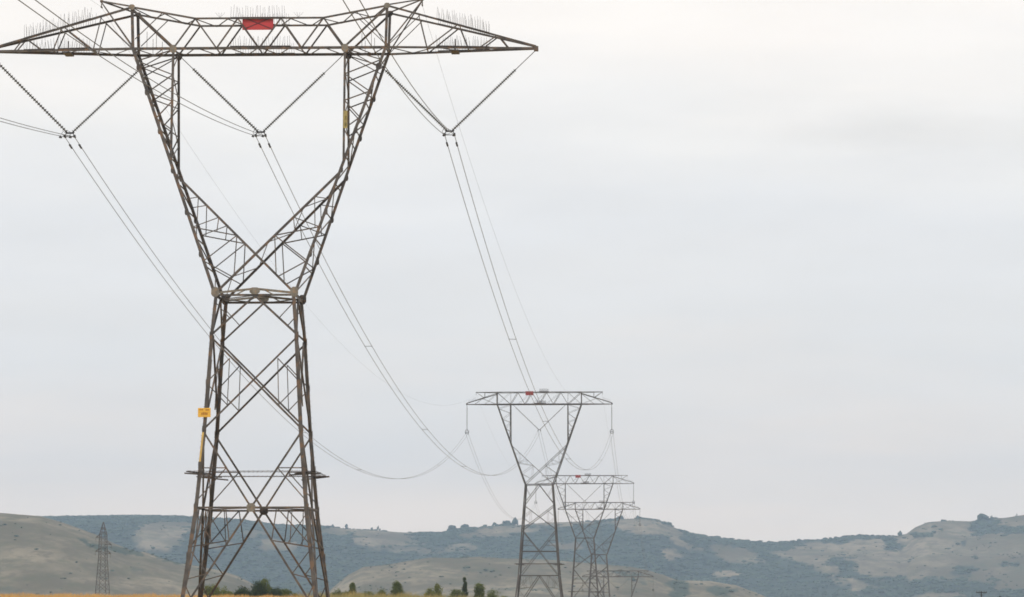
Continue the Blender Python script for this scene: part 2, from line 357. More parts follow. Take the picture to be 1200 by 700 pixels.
# single trees that stand up on the skyline
def shrubby(px, py_base, h_px, w_px, Y, mt, n=9):   # several rough leaf masses on one short trunk
    X = (px-600)/F*Y*1.003; zb = zat(py_base, Y); s = Y/F
    root = empty('tree', (X, Y, zb-1)); mb = MB()
    for k in range(n):
        a = rng.uniform(-1, 1); hgt = rng.uniform(.2, .42+.5*(1-a*a)*rng.uniform(.6, 1))
        crown(mb, (a*w_px*s*.34, rng.uniform(-.3, .3)*w_px*s, 1+h_px*s*hgt), w_px*s*rng.uniform(.13, .26), h_px*s*rng.uniform(.18, .3), .42)
    mb.build('crown', mt, root)
    tr = MB(); tr.tube((0, 0, -1), (0, 0, 1+h_px*s*.5), .35, 6, .18); tr.build('trunk', M['bark'], root)
    return root
SKYT = [(604,613.5,7,8,'small round tree on the skyline just left of the second pylon'),
 (593,616,6,15,'wide tree clump on the skyline left of the second pylon'),
 (531,622,7,15,'low tree clump at the left end of the wooded rise on the skyline'),
 (546,620,6,13,'second skyline tree clump along the wooded rise'),
 (568,619,4,12,'flat topped tree clump in the middle of the wooded rise'),
 (580,618,6,9,'skyline tree clump between the flat clump and the wide one'),
 (437,621.5,5,4,'lone skyline tree, left one of a close pair right of the near pylon'),
 (444,621.8,5.5,5,'lone skyline tree, right one of a close pair right of the near pylon'),
 (407,619,4,7,'low bush on the skyline beside the near pylon leg'),
 (390,618,4,5,'tiny bush on the skyline touching the near pylon leg'),
 (1052,628,7,7,'lone rounded tree at the foot of the right hill shoulder'),
 (1148,608,6,16,'broad dark tree clump on top of the right hill'),
 (1159,608,5,4,'tiny lone tree right of the dark clump on the right hill'),
 (1103,610.5,3,8,'small bush on the left crest of the right hill'),
 (748,608,4.5,9,'dark bush on the skyline behind the string of far pylons'),
 (799,624.5,4,11,'bushes on the slope where the round hill drops to the saddle'),
 (726,608.5,4,12,'low bushes on the hilltop left of the far pylon insulators'),
 (1188,605,3,5,'tiny bush on the ridge near the right edge')]
for px, pb, h, w, lb in SKYT:
    tag(shrubby(px, pb+2.6, h+2.6, w, 5190, m_wood, max(6, int(w*1.2))), lb, 'tree', 'trees on the far skyline')

# ------------------------------------------------------------------ haze
hb = MB(); hb.box((0, 3400, 155), 13000, 9200, 420)
haze = hb.build('haze', None); hm = bpy.data.materials.new('haze_air'); hm.use_nodes = True; ht = hm.node_tree; ht.nodes.clear()
pv = N(ht, 'ShaderNodeVolumePrincipled'); pv.inputs['Color'].default_value = (.54,.74,1.0,1); pv.inputs['Density'].default_value = .0001
pv.inputs['Anisotropy'].default_value = .1
oo = N(ht, 'ShaderNodeOutputMaterial'); ht.links.new(pv.outputs[0], oo.inputs['Volume']); haze.data.materials.append(hm)
tag(haze, 'pale blue haze over the hills', 'haze', kind='stuff'); haze.display_type = 'WIRE'

# ------------------------------------------------------------------ pylons
def body_faces():      # (sign pairs) u axis vector, v sign: four faces of the body
    return [((1, 0), (0, -1)), ((-1, 0), (0, 1)), ((0, -1), (-1, 0)), ((0, 1), (1, 0))]
class Body:
    """square lattice body; prof = [(z, half width)]"""
    def __init__(s, prof): s.prof = prof
    def hw(s, z): return lerp_tab(s.prof, z)
    def pt(s, face, k, z, inset=0):        # k = -1..1 across the face
        (ax, ay), (nx, ny) = face; w = s.hw(z); return Vector((ax*k*w+nx*(w-inset), ay*k*w+ny*(w-inset), z))
def kpt(side, u, v, z): return Vector((side*u, v, z))

def make_pylon(spec, detail):
    root = empty('lattice_pylon', (0, 0, 0))
    St = M['steel'] if detail else M['steel_far']; k_ = spec['k']; ks = 1 if detail else .7*k_/1.15
    B = Body(spec['prof']); zw = spec['zw']; zc = spec['zc']; z0 = spec['prof'][0][0]
    W = B.hw(zw); UC = 9.35; UP = 6.35; VD = 1.5
    def vd(z): return W+(VD-W)*min(1, max(0, (z-zw)/(zc-zw)))
    def uleg(z): return W+(UC-W)*(z-zw)/(zc-zw)
    # --- legs and footings
    for sx in (-1, 1):
        for sy in (-1, 1):
            mb = MB(); zs = [p[0] for p in spec['prof']]
            for a, b in zip(zs, zs[1:]):
                pa = Vector((sx*B.hw(a), sy*B.hw(a), a)); pb = Vector((sx*B.hw(b), sy*B.hw(b), b))
                # heavy angle with its corner outside: two flanges
                w = (.30-.06*(a/zw))*k_; t = .035*k_
                d = (pb-pa).normalized(); ex = Vector((-sx, 0, 0)); ey = Vector((0, -sy, 0))
                sec = [(0, 0), (w, 0), (w, t), (t, t), (t, w), (0, w)]
                mb.prism([pa+ex*x+ey*y for x, y in sec], [pb+ex*x+ey*y for x, y in sec])
            if detail:
                for zj in (8.5, 14.1, 20.95, 5.0, 11.5, 17.5):
                    h = B.hw(zj); mb.plate((sx*(h-.11), sy*(h+.004), zj), .28, .6, (0, sy, 0), .025)
                    mb.plate((sx*(h+.004), sy*(h-.11), zj), .28, .6, (sx, 0, 0), .025)
                # step bolts
                if sx == -1 and sy == -1 or sx == 1 and sy == 1:
                    z = 3.2
                    while z < zw-.5:
                        h = B.hw(z); mb.tube((sx*h, sy*(h-.1), z), (sx*(h+.09), sy*(h-.1), z), .009, 5); z += .42
            mb.build('leg', St, root)
            f = MB(); h = B.hw(z0)
            f.prism([(sx*h+x*.55, sy*h+y*.55, z0-1.8) for x, y in ((-1,-1),(1,-1),(1,1),(-1,1))], [(sx*h+x*.38, sy*h+y*.38, z0+.12) for x, y in ((-1,-1),(1,-1),(1,1),(-1,1))])
            f.build('footing', M['concrete'], root)
    # --- body bracing
    br = MB(); mainw, subw = .135*k_, .075*(1 if detail else .8)
    zz = spec['joints']      # levels: waist down
    for fc in body_faces():
        o = (fc[1][0], fc[1][1], 0)
        P = lambda k, z, i=.03: B.pt(fc, k, z, i)
        # waist beam (shallow double), half panel, X panels, V panel, inverted V legs
        br.angle(P(-1, zw-.1), P(1, zw-.1), mainw*1.15, o); 
        zj1 = zz['j1']
        br.angle(P(0, zw-.15), P(-1, zj1), mainw, o); br.angle(P(0, zw-.15), P(1, zj1), mainw, o, -1)
        for s in (-1, 1):
            dd = P(0, zw-.15).lerp(P(s, zj1), .56); br.angle(P(s, zw-.5), dd, subw*.9, o)
        for a, b in zip([zj1]+zz['x'], zz['x']):
            br.angle(P(-1, a), P(1, b), mainw, o); br.angle(P(1, a, .17), P(-1, b, .17), mainw, o, -1)
            if b-a != 0:
                zm = (a+b)/2+.05; q = abs(a-b)
                for s in (-1, 1):
                    n1 = P(s*.53, a+(b-a)*.24); n2 = P(s*.53, a+(b-a)*.735); lg = P(s, (a+b)/2)
                    br.angle(n1, lg, subw, o); br.angle(n2, lg, subw, o); br.angle(n1, n2, subw*.75, o)
        zb_, zn = zz['x'][-1], zz['n']
        for s in (-1, 1):
            br.angle(P(s, zb_), P(0, zn), mainw, o, s)
            q = .5; zq = zb_+(zn-zb_)*q; mid = P(s*.5, zq)
            mid = P(s, zb_, .03).lerp(P(0, zn, .03), .49)
            br.angle(P(s, mid.z), mid, subw, o); br.angle(mid, P(s, zn+.35), subw, o)
        br.angle(P(-1, zn), P(1, zn), mainw, o)
        if 'n2' in zz:
            z2 = zz['n2']
            for s in (-1, 1):
                br.angle(P(0, zn), P(s*.92, z2), mainw*.8, o, s)
            for s in (-1, 1): br.angle(P(s, (zn+z2)/2), P(s*.46, (zn+z2)/2), subw, o)
            br.angle(P(-1, z2), P(1, z2), mainw, o); top = z2
            br.angle(P(-1, zn+1.3), P(-.3, zn+1.3), subw, o); br.angle(P(1, zn+1.3), P(.3, zn+1.3), subw, o)
        else: top = zn
        zf = z0+.25
        for s in (-1, 1):
            a = P(0, top); b = P(s, zf); br.angle(a, b, mainw*1.1, o, s)
            v1 = a.lerp(b, .30); v2 = a.lerp(b, .60); v3 = a.lerp(b, .82)
            l1 = P(s, top+(zf-top)*.36); l2 = P(s, top+(zf-top)*.66); bm_ = P(s*.45, top)
            br.angle(bm_, v1, subw, o); br.angle(bm_, l1, subw*1.1, o); br.angle(l1, v1, subw*1.1, o)
            br.angle(l1, v2, subw, o); br.angle(l2, v2, subw, o); br.angle(l2, v3, subw, o)
            br.angle(P(s, top-.2), v1.lerp(l1, .4), subw*.8, o); br.angle(P(s*.72, top), l1.lerp(v1, .55), subw*.8, o)
    if detail:      # level diaphragm at the lower belt and the waist
        for z in (zz['n'], zw-.1):
            h = B.hw(z)-.1
            for s in (-1, 1):
                br.angle((0, s*h, z), (h, 0, z), subw, (0, 0, 1)); br.angle((0, s*h, z), (-h, 0, z), subw, (0, 0, 1))
    br.build('body_bracing', St, root)
    if detail:
        for sy in (-1, 1):       # small truss on the waist beam
            wt = MB()
            o = (0, sy, 0); y = sy*(W-.02)
            wt.angle((-W, y, zw+.05), (0, y, zw+.36), .16, o); wt.angle((W, y, zw+.05), (0, y, zw+.36), .16, o)
            for s in (-1, 1):
                wt.angle((s*1.4, y, zw-.1), (s*.7, y, zw+.26), .09, o)
            wt.plate((0, y+sy*.03, zw+.2), .75, .5, o, .02)
            wt.build('waist_truss', M['steel_pale'], root)
    # --- the two arms of the K head
    dz0 = spec['zd']         # where the inner diagonal leaves the outer leg
    pb_ = spec['zp']         # foot of the vertical post
    for s in (-1, 1):
        am = MB(); lw = .22*k_
        for sy in (-1, 1):
            o = (0, sy, 0)
            A = lambda u, z: Vector((s*u, sy*vd(z), z))
            am.angle(A(W, zw), A(UC, zc), lw, o, s)                                   # outer leg
            am.angle(A(uleg(dz0), dz0), Vector((-s*W, sy*vd(zw), zw)), (.17 if detail else .11), o, s)   # inner diagonal to the far waist corner
            am.angle(A(UP, zc), A(UP, pb_), .17*k_, o, -s)                             # post
            D = lambda f: A(uleg(dz0), dz0).lerp(Vector((-s*W, sy*vd(zw), zw)), f)
            E_ = lambda f: Vector((-s*uleg(dz0), sy*vd(dz0), dz0)).lerp(Vector((s*W, sy*vd(zw), zw)), f)
            L = lambda f: A(W, zw).lerp(A(UC, zc), f)
            fl = (dz0-zw)/(zc-zw)
            am.angle(L(fl*.55), D(.52), .085*ks, o); am.angle(L(fl*.55), D(.37), .07*ks, o); am.angle(L(fl*.78), D(.2), .065*ks, o)
            am.angle(D(.2), L(fl*.55).lerp(D(.52), .1), .06*ks, o); am.angle(D(.37), L(fl*.55).lerp(D(.52), .55), .06*ks, o)
            am.angle(L(fl*.27), D(.52), .085*ks, o); am.angle(L(fl*.27), E_(.86), .08*ks, o)
            am.angle(D(.52), E_(.845), .07*ks, o)
            # zigzag between post and leg
            H = zc-pb_
            zp = [zc-.1, zc-H*.235, zc-H*.47, zc-H*.72]; zl = [zc-H*.11, zc-H*.39, zc-H*.62, zc-H*.84]
            for i in range(4):
                am.angle(A(UP, zp[i]), A(uleg(zl[i]), zl[i]), .085*ks, o)
                if i < 3: am.angle(A(uleg(zl[i]), zl[i]), A(UP, zp[i+1]), .085*ks, o)
            if detail:
                am.angle(A(UP, zc-.1), A(uleg(zc-1.5), zc-1.5), .07, o)
        # bracing between front and back of leg, post and diagonal
        n = 9 if detail else 5
        for i in range(n):
            za = zw+(zc-zw)*i/n; zb2 = zw+(zc-zw)*(i+1)/n; sg = 1 if i % 2 else -1
            am.angle((s*uleg(za), sg*vd(za), za), (s*uleg(zb2), -sg*vd(zb2), zb2), .07*ks, (s, 0, 0))
            if detail: am.angle((s*uleg(za), vd(za)-.1, za), (s*uleg(za), -vd(za)+.1, za), .07*k_, (s, 0, 0))
        n = 5 if detail else 3
        for i in range(n):
            za = pb_+(zc-pb_)*i/n; zb2 = pb_+(zc-pb_)*(i+1)/n; sg = 1 if i % 2 else -1
            am.angle((s*UP, sg*vd(za), za), (s*UP, -sg*vd(zb2), zb2), .06*ks, (-s, 0, 0))
        if detail:
            p1 = Vector((s*uleg(dz0), 0, dz0)); p2 = Vector((-s*W, 0, zw))
            for i in range(7):
                fa, fb = i/7, (i+1)/7; a = p1.lerp(p2, fa); b = p1.lerp(p2, fb); sg = 1 if i % 2 else -1
                am.angle((a.x, sg*vd(a.z), a.z), (b.x, -sg*vd(b.z), b.z), .06, (0, 0, 1))
            # ladder of clamps standing off the leg
            for f in (.16, .33, .5, .66, .82):
                for sy in (-1, 1):
                    c = Vector((s*W, sy*vd(zw), zw)).lerp(Vector((s*UC, sy*VD, zc)), f); am.plate(c+Vector((s*.05, sy*.004, 0)), .27, .5, (0, sy, 0), .02)
        am.build('head_arm', St, root)
    if detail:
        class PL:
            def __init__(s, m): s.m = m
            def plate(s, *a): t = MB(); t.plate(*a); t.build('gusset_plate', s.m, root)
        gp = PL(M['steel_pale']); gd = PL(M['steel_dark'])  # sun and shade by colour: pale plates in front, dark ones behind
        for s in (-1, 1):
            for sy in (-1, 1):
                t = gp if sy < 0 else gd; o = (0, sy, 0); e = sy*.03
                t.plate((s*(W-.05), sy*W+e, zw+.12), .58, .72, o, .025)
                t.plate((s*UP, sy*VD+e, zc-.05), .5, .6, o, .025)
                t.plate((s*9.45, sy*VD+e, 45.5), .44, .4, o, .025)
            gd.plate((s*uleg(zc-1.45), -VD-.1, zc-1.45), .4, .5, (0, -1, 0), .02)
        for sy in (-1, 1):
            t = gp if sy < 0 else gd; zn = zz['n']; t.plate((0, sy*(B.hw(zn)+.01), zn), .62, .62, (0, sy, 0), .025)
            
    # --- crossarm
    cx = MB(); cw = .15*k_; dw = .11*(1 if detail else .85); tw = .06*ks
    TIP = spec['tip']; ztip = zc+.1
    if spec['head'] == 'raised':
        zt, zp_ = 44.62, 45.5; top = [(-9.45, zp_), (-4.75, zt), (-1.6, zt), (1.6, zt), (4.75, zt), (9.45, zp_)]
    else:
        zt = zp_ = zc+2.65; top = [(-9.35, zt), (-4.75, zt), (-1.6, zt), (1.6, zt), (4.75, zt), (9.35, zt)]
    bot = [(-UC, zc), (-UP, zc), (-3.15, zc), (0, zc), (3.15, zc), (UP, zc), (UC, zc)]
    for sy in (-1, 1):
        o = (0, sy, 0); y = sy*VD
        for (a, za), (b, zb2) in zip(top, top[1:]): cx.angle((a, y, za), (b, y, zb2), cw, o)
        cx.angle((-UC, y, zc), (UC, y, zc), cw*1.2, o, -1)
        if spec['head'] == 'raised':
            for s in (-1, 1):
                cx.angle((s*UC, y, zc), (s*9.45, y, zp_), .2, o, s)
                cx.angle((s*9.45, y, zp_-.1), (s*UP, y, zc+.1), .14, o)
                cx.angle((s*7.2, y, zt+.42), (s*9.2, y, zc+.7), .06, o)
                for u in (8.3, 7.6): cx.angle((s*u, y, zc), (s*u, y, zc+1.55+(9.3-u)*-.3), .035, o)
        else:
            for s in (-1, 1):
                cx.angle((s*UC, y, zc), (s*UC, y, zt), .16*k_, o); cx.angle((s*UP, y, zc), (s*UC, y, zt), dw, o); cx.angle((s*UP, y, zc), (s*UP, y, zt), tw, o)
                cx.angle((s*UC, y, zc), (s*UP, y, zt), tw, o)
        for tt, bb in ((0, 1), (1, 1), (1, 2), (2, 2), (2, 3), (3, 3), (3, 4), (4, 4), (4, 5)):
            a = top[tt+0] if spec['head'] != 'raised' else top[tt]
            if spec['head'] == 'raised' and tt == 0: continue
            cx.angle((a[0], y, a[1]), (bot[bb][0], y, zc), dw, o)
        if spec['head'] != 'raised':
            for u in (-3.15, 3.15, 0): cx.angle((u-1.6, y, zc), (u+1.5, y, zt), tw, o)
        # cantilevers
        for s in (-1, 1):
            if spec['head'] == 'raised':
                P0 = Vector((s*9.45, y, zp_)); P1 = Vector((s*TIP, sy*.12, ztip+.15)); Q0 = Vector((s*UC, y, zc)); Q1 = Vector((s*TIP, sy*.12, ztip))
                cx.angle(P0, P1, .15, o); cx.angle(Q0, Q1, .17, o)
                ft = lambda u: P0.lerp(P1, (u-9.45)/(TIP-9.45)); fb = lambda u: Q0.lerp(Q1, (u-UC)/(TIP-UC))
                for a, b, w in ((11.75, 12.35, .07), (14.6, 12.4, .09), (14.75, 15.4, .08), (17.5, 16.2, .08), (17.7, 18.4, .08)):
                    cx.angle(ft(a), fb(b), w, o)
                cx.angle(ft(11.9), Q0, .055, o)
            else:
                P0 = Vector((s*UC, y, zt-.3)); P1 = Vector((s*TIP, sy*.2, zc+.3)); Q0 = Vector((s*UC, y, zc)); Q1 = Vector((s*TIP, sy*.2, zc))
                cx.angle(P0, P1, .13*k_, o); cx.angle(Q0, Q1, .16*k_, o)
                cx.angle(Q0, P0.lerp(P1, .5), tw*1.2, o); cx.angle(P0.lerp(P1, .45), Q0.lerp(Q1, .75), tw*1.2, o); cx.angle(P0, Q0.lerp(Q1, .42), tw*1.2, o)
    # plan bracing top and bottom
    n = 16 if detail else 8
    for i in range(n):
        a = -UC+2*UC*i/n; b = -UC+2*UC*(i+1)/n; sg = 1 if i % 2 else -1
        cx.angle((a, sg*VD, zc), (b, -sg*VD, zc), tw, (0, 0, -1))
        za, zb2 = lerp_tab(top, a), lerp_tab(top, b)
        cx.angle((a, sg*VD, za-.03), (b, -sg*VD, zb2-.03), tw, (0, 0, 1))
    for s in (-1, 1):
        n = 6 if detail else 4
        for i in range(n):
            fa, fb_ = i/n, (i+1)/n; sg = 1 if i % 2 else -1; ua, ub = UC+(TIP-UC)*fa, UC+(TIP-UC)*fb_
            va, vb = VD+(.15-VD)*fa, VD+(.15-VD)*fb_
            cx.angle((s*ua, sg*va, zc+.02), (s*ub, -sg*vb, zc+.02), tw, (0, 0, -1))
        cx.box((s*TIP, 0, zc+.08), .32, .4, .34)
        for u in (UP, UC, 12.35, 15.4):
            if u < TIP: 
                v_ = VD if u <= UC else VD+(.15-VD)*(u-UC)/(TIP-UC); cx.angle((s*u, -v_, zc), (s*u, v_, zc), tw*1.3, (0, 0, -1))
    cx.build('crossarm', St, root)
    # --- earth wire horns
    for s in (-1, 1):
        h = MB(); hu, hz = spec['horn']
        for sy in (-1, 1):
            if spec['head'] == 'raised':
                h.angle((s*9.4, sy*VD, zp_+.05), (s*hu, sy*.06, hz), .11, (0, sy, 0)); h.angle((s*hu, sy*.06, hz-.1), (s*UC, sy*VD, zc+.05), .09, (0, sy, 0))
            else:
                h.angle((s*UC, sy*VD, zt), (s*hu, sy*.15, hz), .13*k_, (0, sy, 0)); h.angle((s*hu, sy*.15, hz), (s*12.1, sy*.9, zc+1.4), .08*k_, (0, sy, 0))
                h.angle((s*12.1, sy*.9, zc+1.4), (s*12.1, sy*.9, zt), .07*k_, (0, sy, 0))
        h.box((s*hu, 0, hz), .22, .2, .16); h.tube((s*hu, 0, hz), (s*(hu+.02), 0, hz-.42), .04)
        h.tube((s*hu, -.22, hz-.45), (s*hu, .22, hz-.45), .06)
        h.build('earth_wire_horn', St, root)
    # --- climbing guard
    zg = spec['guard']; gb = MB(); hg = B.hw(zg)
    for sx in (-1, 1):
        for sy in (-1, 1):
            a = Vector((sx*(hg-1.15), sy*(hg+.5), zg-.15)); b = Vector((sx*(hg+1.05), sy*(hg-.75), zg+.05))
            gb.angle(a, b, .10*k_, (0, 0, 1)); 
            gb.angle((sx*(hg-.9), sy*(hg-.9), zg), (sx*(hg+.75), sy*(hg+.75), zg+.1), .09*k_, (0, 0, 1))
    for e in (.12, .4, .68):
        q = hg+e; z = zg+.02+e*.12
        for a, b in (((-q, -q), (q, -q)), ((q, -q), (q, q)), ((q, q), (-q, q)), ((-q, q), (-q, -q))):
            gb.tube((a[0], a[1], z), (b[0], b[1], z), .014 if detail else .02, 4)
            if detail:
                L = 26
                for i in range(L):
                    f = (i+.5)/L; c = Vector((a[0]+(b[0]-a[0])*f, a[1]+(b[1]-a[1])*f, z))
                    gb.tube(c+Vector((-.05, -.03, -.06)), c+Vector((.05, .03, .06)), .010, 3)
    gb.build('climbing_guard', M['steel_dark'] if detail else M['steel_far'], root)
    # --- bird spikes
    def spikes(allpts, hgt, lean=.12, r=.014):
      for pts in (allpts[0::2], allpts[1::2]):
        mb = MB(); mb.tube(pts[0], pts[-1], .05, 4); rr = random.Random(len(pts)*7+int(pts[0][0]*3))
        for x, y, z in pts:
            l = hgt*rr.uniform(.8, 1.08); mb.tube((x, y, z), (x+rr.uniform(-lean, lean), y+rr.uniform(-.12, .12), z+l), r, 3, r*.7)
            mb.box((x, y, z), .1, .05, .05)
        mb.build('bird_spikes', M['spike'], root)
    if detail:
        def along(u0, u1, n, zf, yf): return [(u0+(u1-u0)*i/(n-1), yf(u0+(u1-u0)*i/(n-1))*sy, zf(u0+(u1-u0)*i/(n-1))) for i in range(n) for sy in (-1, 1)]
        fc = lambda u: (abs(u)-9.45)/(TIP-9.45)
        ztop = lambda u: zp_+(ztip+.15-zp_)*fc(u)+.05; yv = lambda u: VD+(.12-VD)*fc(u)
        for u0, u1 in ((-17.6, -15.3), (-15.0, -12.6), (13.1, 16.9)):
            spikes(along(u0, u1, int(abs(u1-u0)*6.5), ztop, yv), .95); spikes(along(u0, u1, int(abs(u1-u0)*5.5), lambda u: zc+.15, yv), .8)
        spikes(along(-2.1, 1.9, 23, lambda u: zt+.05, lambda u: VD), .9)
        spikes(along(-2.1, 2.3, 24, lambda u: zc+.12, lambda u: VD), .75)
        for s in (-1, 1):
            mb = MB(); mb.tube((s*14.4, 0, zc-.15), (s*14.4, 0, zc+.85), .05); mb.box((s*14.4, 0, zc-.12), .6, 1.6, .1); mb.build('guard_peg', M['steel_dark'], root)
        for u in (-2.9, 2.9):
            mb = MB()
            for q in (-.35, -.12, .12, .35): mb.tube((u, -VD, zt+.04), (u+q, -VD, zt+.42), .01, 3)
            mb.build('bird_spikes', M['spike'], root)
    else:
        for sy in (-1, 1):
            for z, du, q in ((zt, 0, .02), (zc, -.6, .028)):
                mb = MB(); mb.tube((du, sy*VD, z+.12), (du+2.1, sy*VD, z+.12), .05, 4)
                for i in range(16): u = .1+1.9*i/15+du; mb.tube((u, sy*VD, z+.05), (u+.05, sy*VD, z+.75), q, 3)
                mb.build('bird_spikes', M['spike'], root)
        mb = MB(); mb.box((-.2, 0, zc+.1), 1.6, 3.1, .2); mb.build('guard_plate', M['steel_dark'], root)
        for s in (-1, 1):
            mb = MB()
            for i in range(8): mb.tube((s*(TIP-.4-i*.22), 0, zc+.3+i*.08), (s*(TIP-.4-i*.22), 0, zc+1.0+i*.08), .02, 3)
            mb.tube((s*(TIP-.3), 0, zc+.3), (s*(TIP-2.1), 0, zc+.9), .06, 4)
            mb.build('bird_spikes', M['spike'], root)
    # --- signs
    if spec.get('red'):
        if detail:
            s_ = MB(); s_.box((-.12, -VD+.19, zt-.36), 2.3, .03, .98); pl = s_.build('warning_plate', M['red'], root); pl['label'] = 'red plate crossed by dark diagonals on the top chord'
            c = MB()
            for sg in (-1, 1): c.angle((-1.12, -VD+.165, zt-.36-sg*.42), (.88, -VD+.165, zt-.36+sg*.42), .085, (0, -1, 0))
            c.build('diagonal_brace', M['red_dark'], pl)
        else:
            s_ = MB(); s_.box((-2.1, -VD-.16, zt-.3), 1.75, .03, .9); s_.build('warning_plate', M['red_old'], root)
    if detail:
        s_ = MB(); z = 15.35; h = B.hw(z); s_.box((-h+.05, -h-.13, z), .92, .03, .66); sg_ = s_.build('danger_sign', M['yellow'], root)
        sg_['label'] = 'yellow sign with faded dark strokes on the left front leg'
        t = MB(); y = -h-.15; x0 = -h+.05
        t.box((x0, y+.006, z+.03), .78, .004, .02)
        for x, zz_, w, hh in ((-.27, .2, .2, .07), (-.12, .2, .06, .1), (.22, .19, .26, .09), (-.06, -.08, .1, .17), (.07, -.08, .1, .17), (.19, -.09, .1, .15), (-.18, -.09, .07, .14)):
            t.box((x0+x, y, z+zz_), w, .008, hh)
        t.build('lettering', M['amber'], sg_)
        s_ = MB()  # thin pale yellow strip over the leg's front corner
        za, zb2 = 11.35, 14.2
        a, b = B.hw(za), B.hw(zb2); q = .012
        s_.prism([(-a-q, -a-q, za), (-a+.13, -a-q, za), (-a+.13, -a-q+.006, za), (-a-q+.006, -a+.2, za), (-a-q, -a+.2, za)], [(-b-q, -b-q, zb2), (-b+.13, -b-q, zb2), (-b+.13, -b-q+.006, zb2), (-b-q+.006, -b+.2, zb2), (-b-q, -b+.2, zb2)])
        s_.build('leg_strip', M['band'], root)['label'] = 'pale yellow strip along the left front leg'
        s_ = MB(); s_.box((UP+.1, -vd(37)-.11, 36.95), .3, .03, 1.3); np_ = s_.build('number_plate', M['band_old'], root); np_['label'] = 'faded yellow upright plate on the right post'
        for dz in (.12, -.38):
            t = MB()
            for r_ in range(10):
                for o_ in (.07, -.07):
                    an = 2*math.pi*r_/10; an2 = an+.63
                    t.tube((UP+.12+.055*math.cos(an), -vd(37)-.13, 36.95+dz+o_+.055*math.sin(an)), (UP+.12+.055*math.cos(an2), -vd(37)-.13, 36.95+dz+o_+.055*math.sin(an2)), .018, 4)
            t.build('numeral', M['ink'], np_)
    return root

SPEC1 = dict(k=1, prof=[(.35, 5.12), (8.5, 4.1), (14.1, 3.62), (20.95, 3.2), (24.05, 2.93)], zw=24.05, zc=42.4, zd=33.0, zp=33.9,
             joints=dict(j1=20.95, x=[14.1], n=8.5), tip=20.4, head='raised', horn=(11.95, 46.25), guard=11.0, red=True)
T1 = (-18.6, 225.0); Y1 = -math.radians(1.85)
p1 = make_pylon(SPEC1, True); p1.location = (T1[0], T1[1], 0); p1.rotation_euler.z = Y1
p1.name = 'lattice_pylon'
tag(p1, 'huge nearest steel lattice pylon with red plate and yellow sign on its leg', 'pylon', 'power line pylons')
# z of the base at 0 for the farther type; crossarm 45.65 on the second pylon
def spec2(red, kk=1.02): return dict(k=kk, prof=[(0, 5.6), (8.6, 4.55), (28.7, 3.1)], zw=28.7, zc=46.4, zd=37.3, zp=37.9,
             joints=dict(j1=24.1, x=[18.6], n=13.9, n2=8.6), tip=16.1, head='flat', horn=(14.0, 49.1), guard=11.1, red=red)
p2 = make_pylon(spec2(True), False); L2 = (6.05, 680.0, 45.65-46.4)
p2.location = L2; p2.rotation_euler.z = -math.radians(3.1)
tag(p2, 'second lattice pylon along the line, with a small red plate on its flat crossarm', 'pylon', 'power line pylons')
far_locs = [(23.85, 1010, 40.92-46.4), (34.2, 1210, 38.66-46.4), (48.0, 1400, 13.9-46.4)]
p3 = copy_tree(p2); p3.location = far_locs[0]; tag(p3, 'third pylon of the line, its faint red plate just right of the second pylon waist', 'pylon', 'power line pylons')
p4 = make_pylon(spec2(False, 1.5), False); p4.location = far_locs[1]; p4.rotation_euler.z = -math.radians(3.1)
tag(p4, 'fourth pylon of the line, its crossarm just below and right of the third one\'s', 'pylon', 'power line pylons')
p5 = make_pylon(spec2(False, 2.1), False); p5.location = far_locs[2]; p5.rotation_euler.z = -math.radians(3.1); tag(p5, 'farthest pylon of the line, standing low in the valley with only its head in view', 'pylon', 'power line pylons')
PY = [(T1[0], T1[1], 0.0, Y1)]+[(l[0], l[1], l[2], -math.radians(3.1)) for l in [L2]+far_locs]
def tw(i, u, v, z):
    X, Y, Z, r = PY[i]; return Vector((X+u*math.cos(r)-v*math.sin(r), Y+u*math.sin(r)+v*math.cos(r), Z+z))

# ------------------------------------------------------------------ insulators
def disc_string(mb, a, b, n, R=.135, sides=9):
    a = Vector(a); b = Vector(b); d = (b-a).normalized(); L = (b-a).length; u = d.orthogonal().normalized(); w = d.cross(u)
    prof = []
    for i in range(n):
        s = L*i/n; h = L/n
        prof += [(s, .045), (s+h*.25, .05), (s+h*.42, R), (s+h*.56, R*.96), (s+h*.64, .05)]
    prof.append((L, .04)); b0 = len(mb.v)
    for s, r in prof:
        for k in range(sides):
            an = 2*math.pi*k/sides; mb.v.append(tuple(a+d*s+(u*math.cos(an)+w*math.sin(an))*r))
    for i in range(len(prof)-1):
        for k in range(sides):
            j = (k+1) % sides; mb.f.append((b0+i*sides+k, b0+i*sides+j, b0+(i+1)*sides+j, b0+(i+1)*sides+k))
def yoke(mb, c, hw=.36, drop=.3):
    """yoke bar with two clamps hanging under it; c is the middle of the bar"""
    c = Vector(c); mb.box(c, .62, .06, .13)
    for s in (-1, 1):
        mb.tube(c+Vector((s*.26, 0, 0)), c+Vector((s*hw, 0, -drop+.05)), .035)
        mb.tube(c+Vector((s*hw, -.28, -drop+.03)), c+Vector((s*hw, .28, -drop+.03)), .075, 8); mb.box(c+Vector((s*hw, 0, -drop+.06)), .14, .24, .18)
    mb.tube(c+Vector((-hw, 0, -drop+.02)), c+Vector((hw, 0, -drop+.02)), .028)
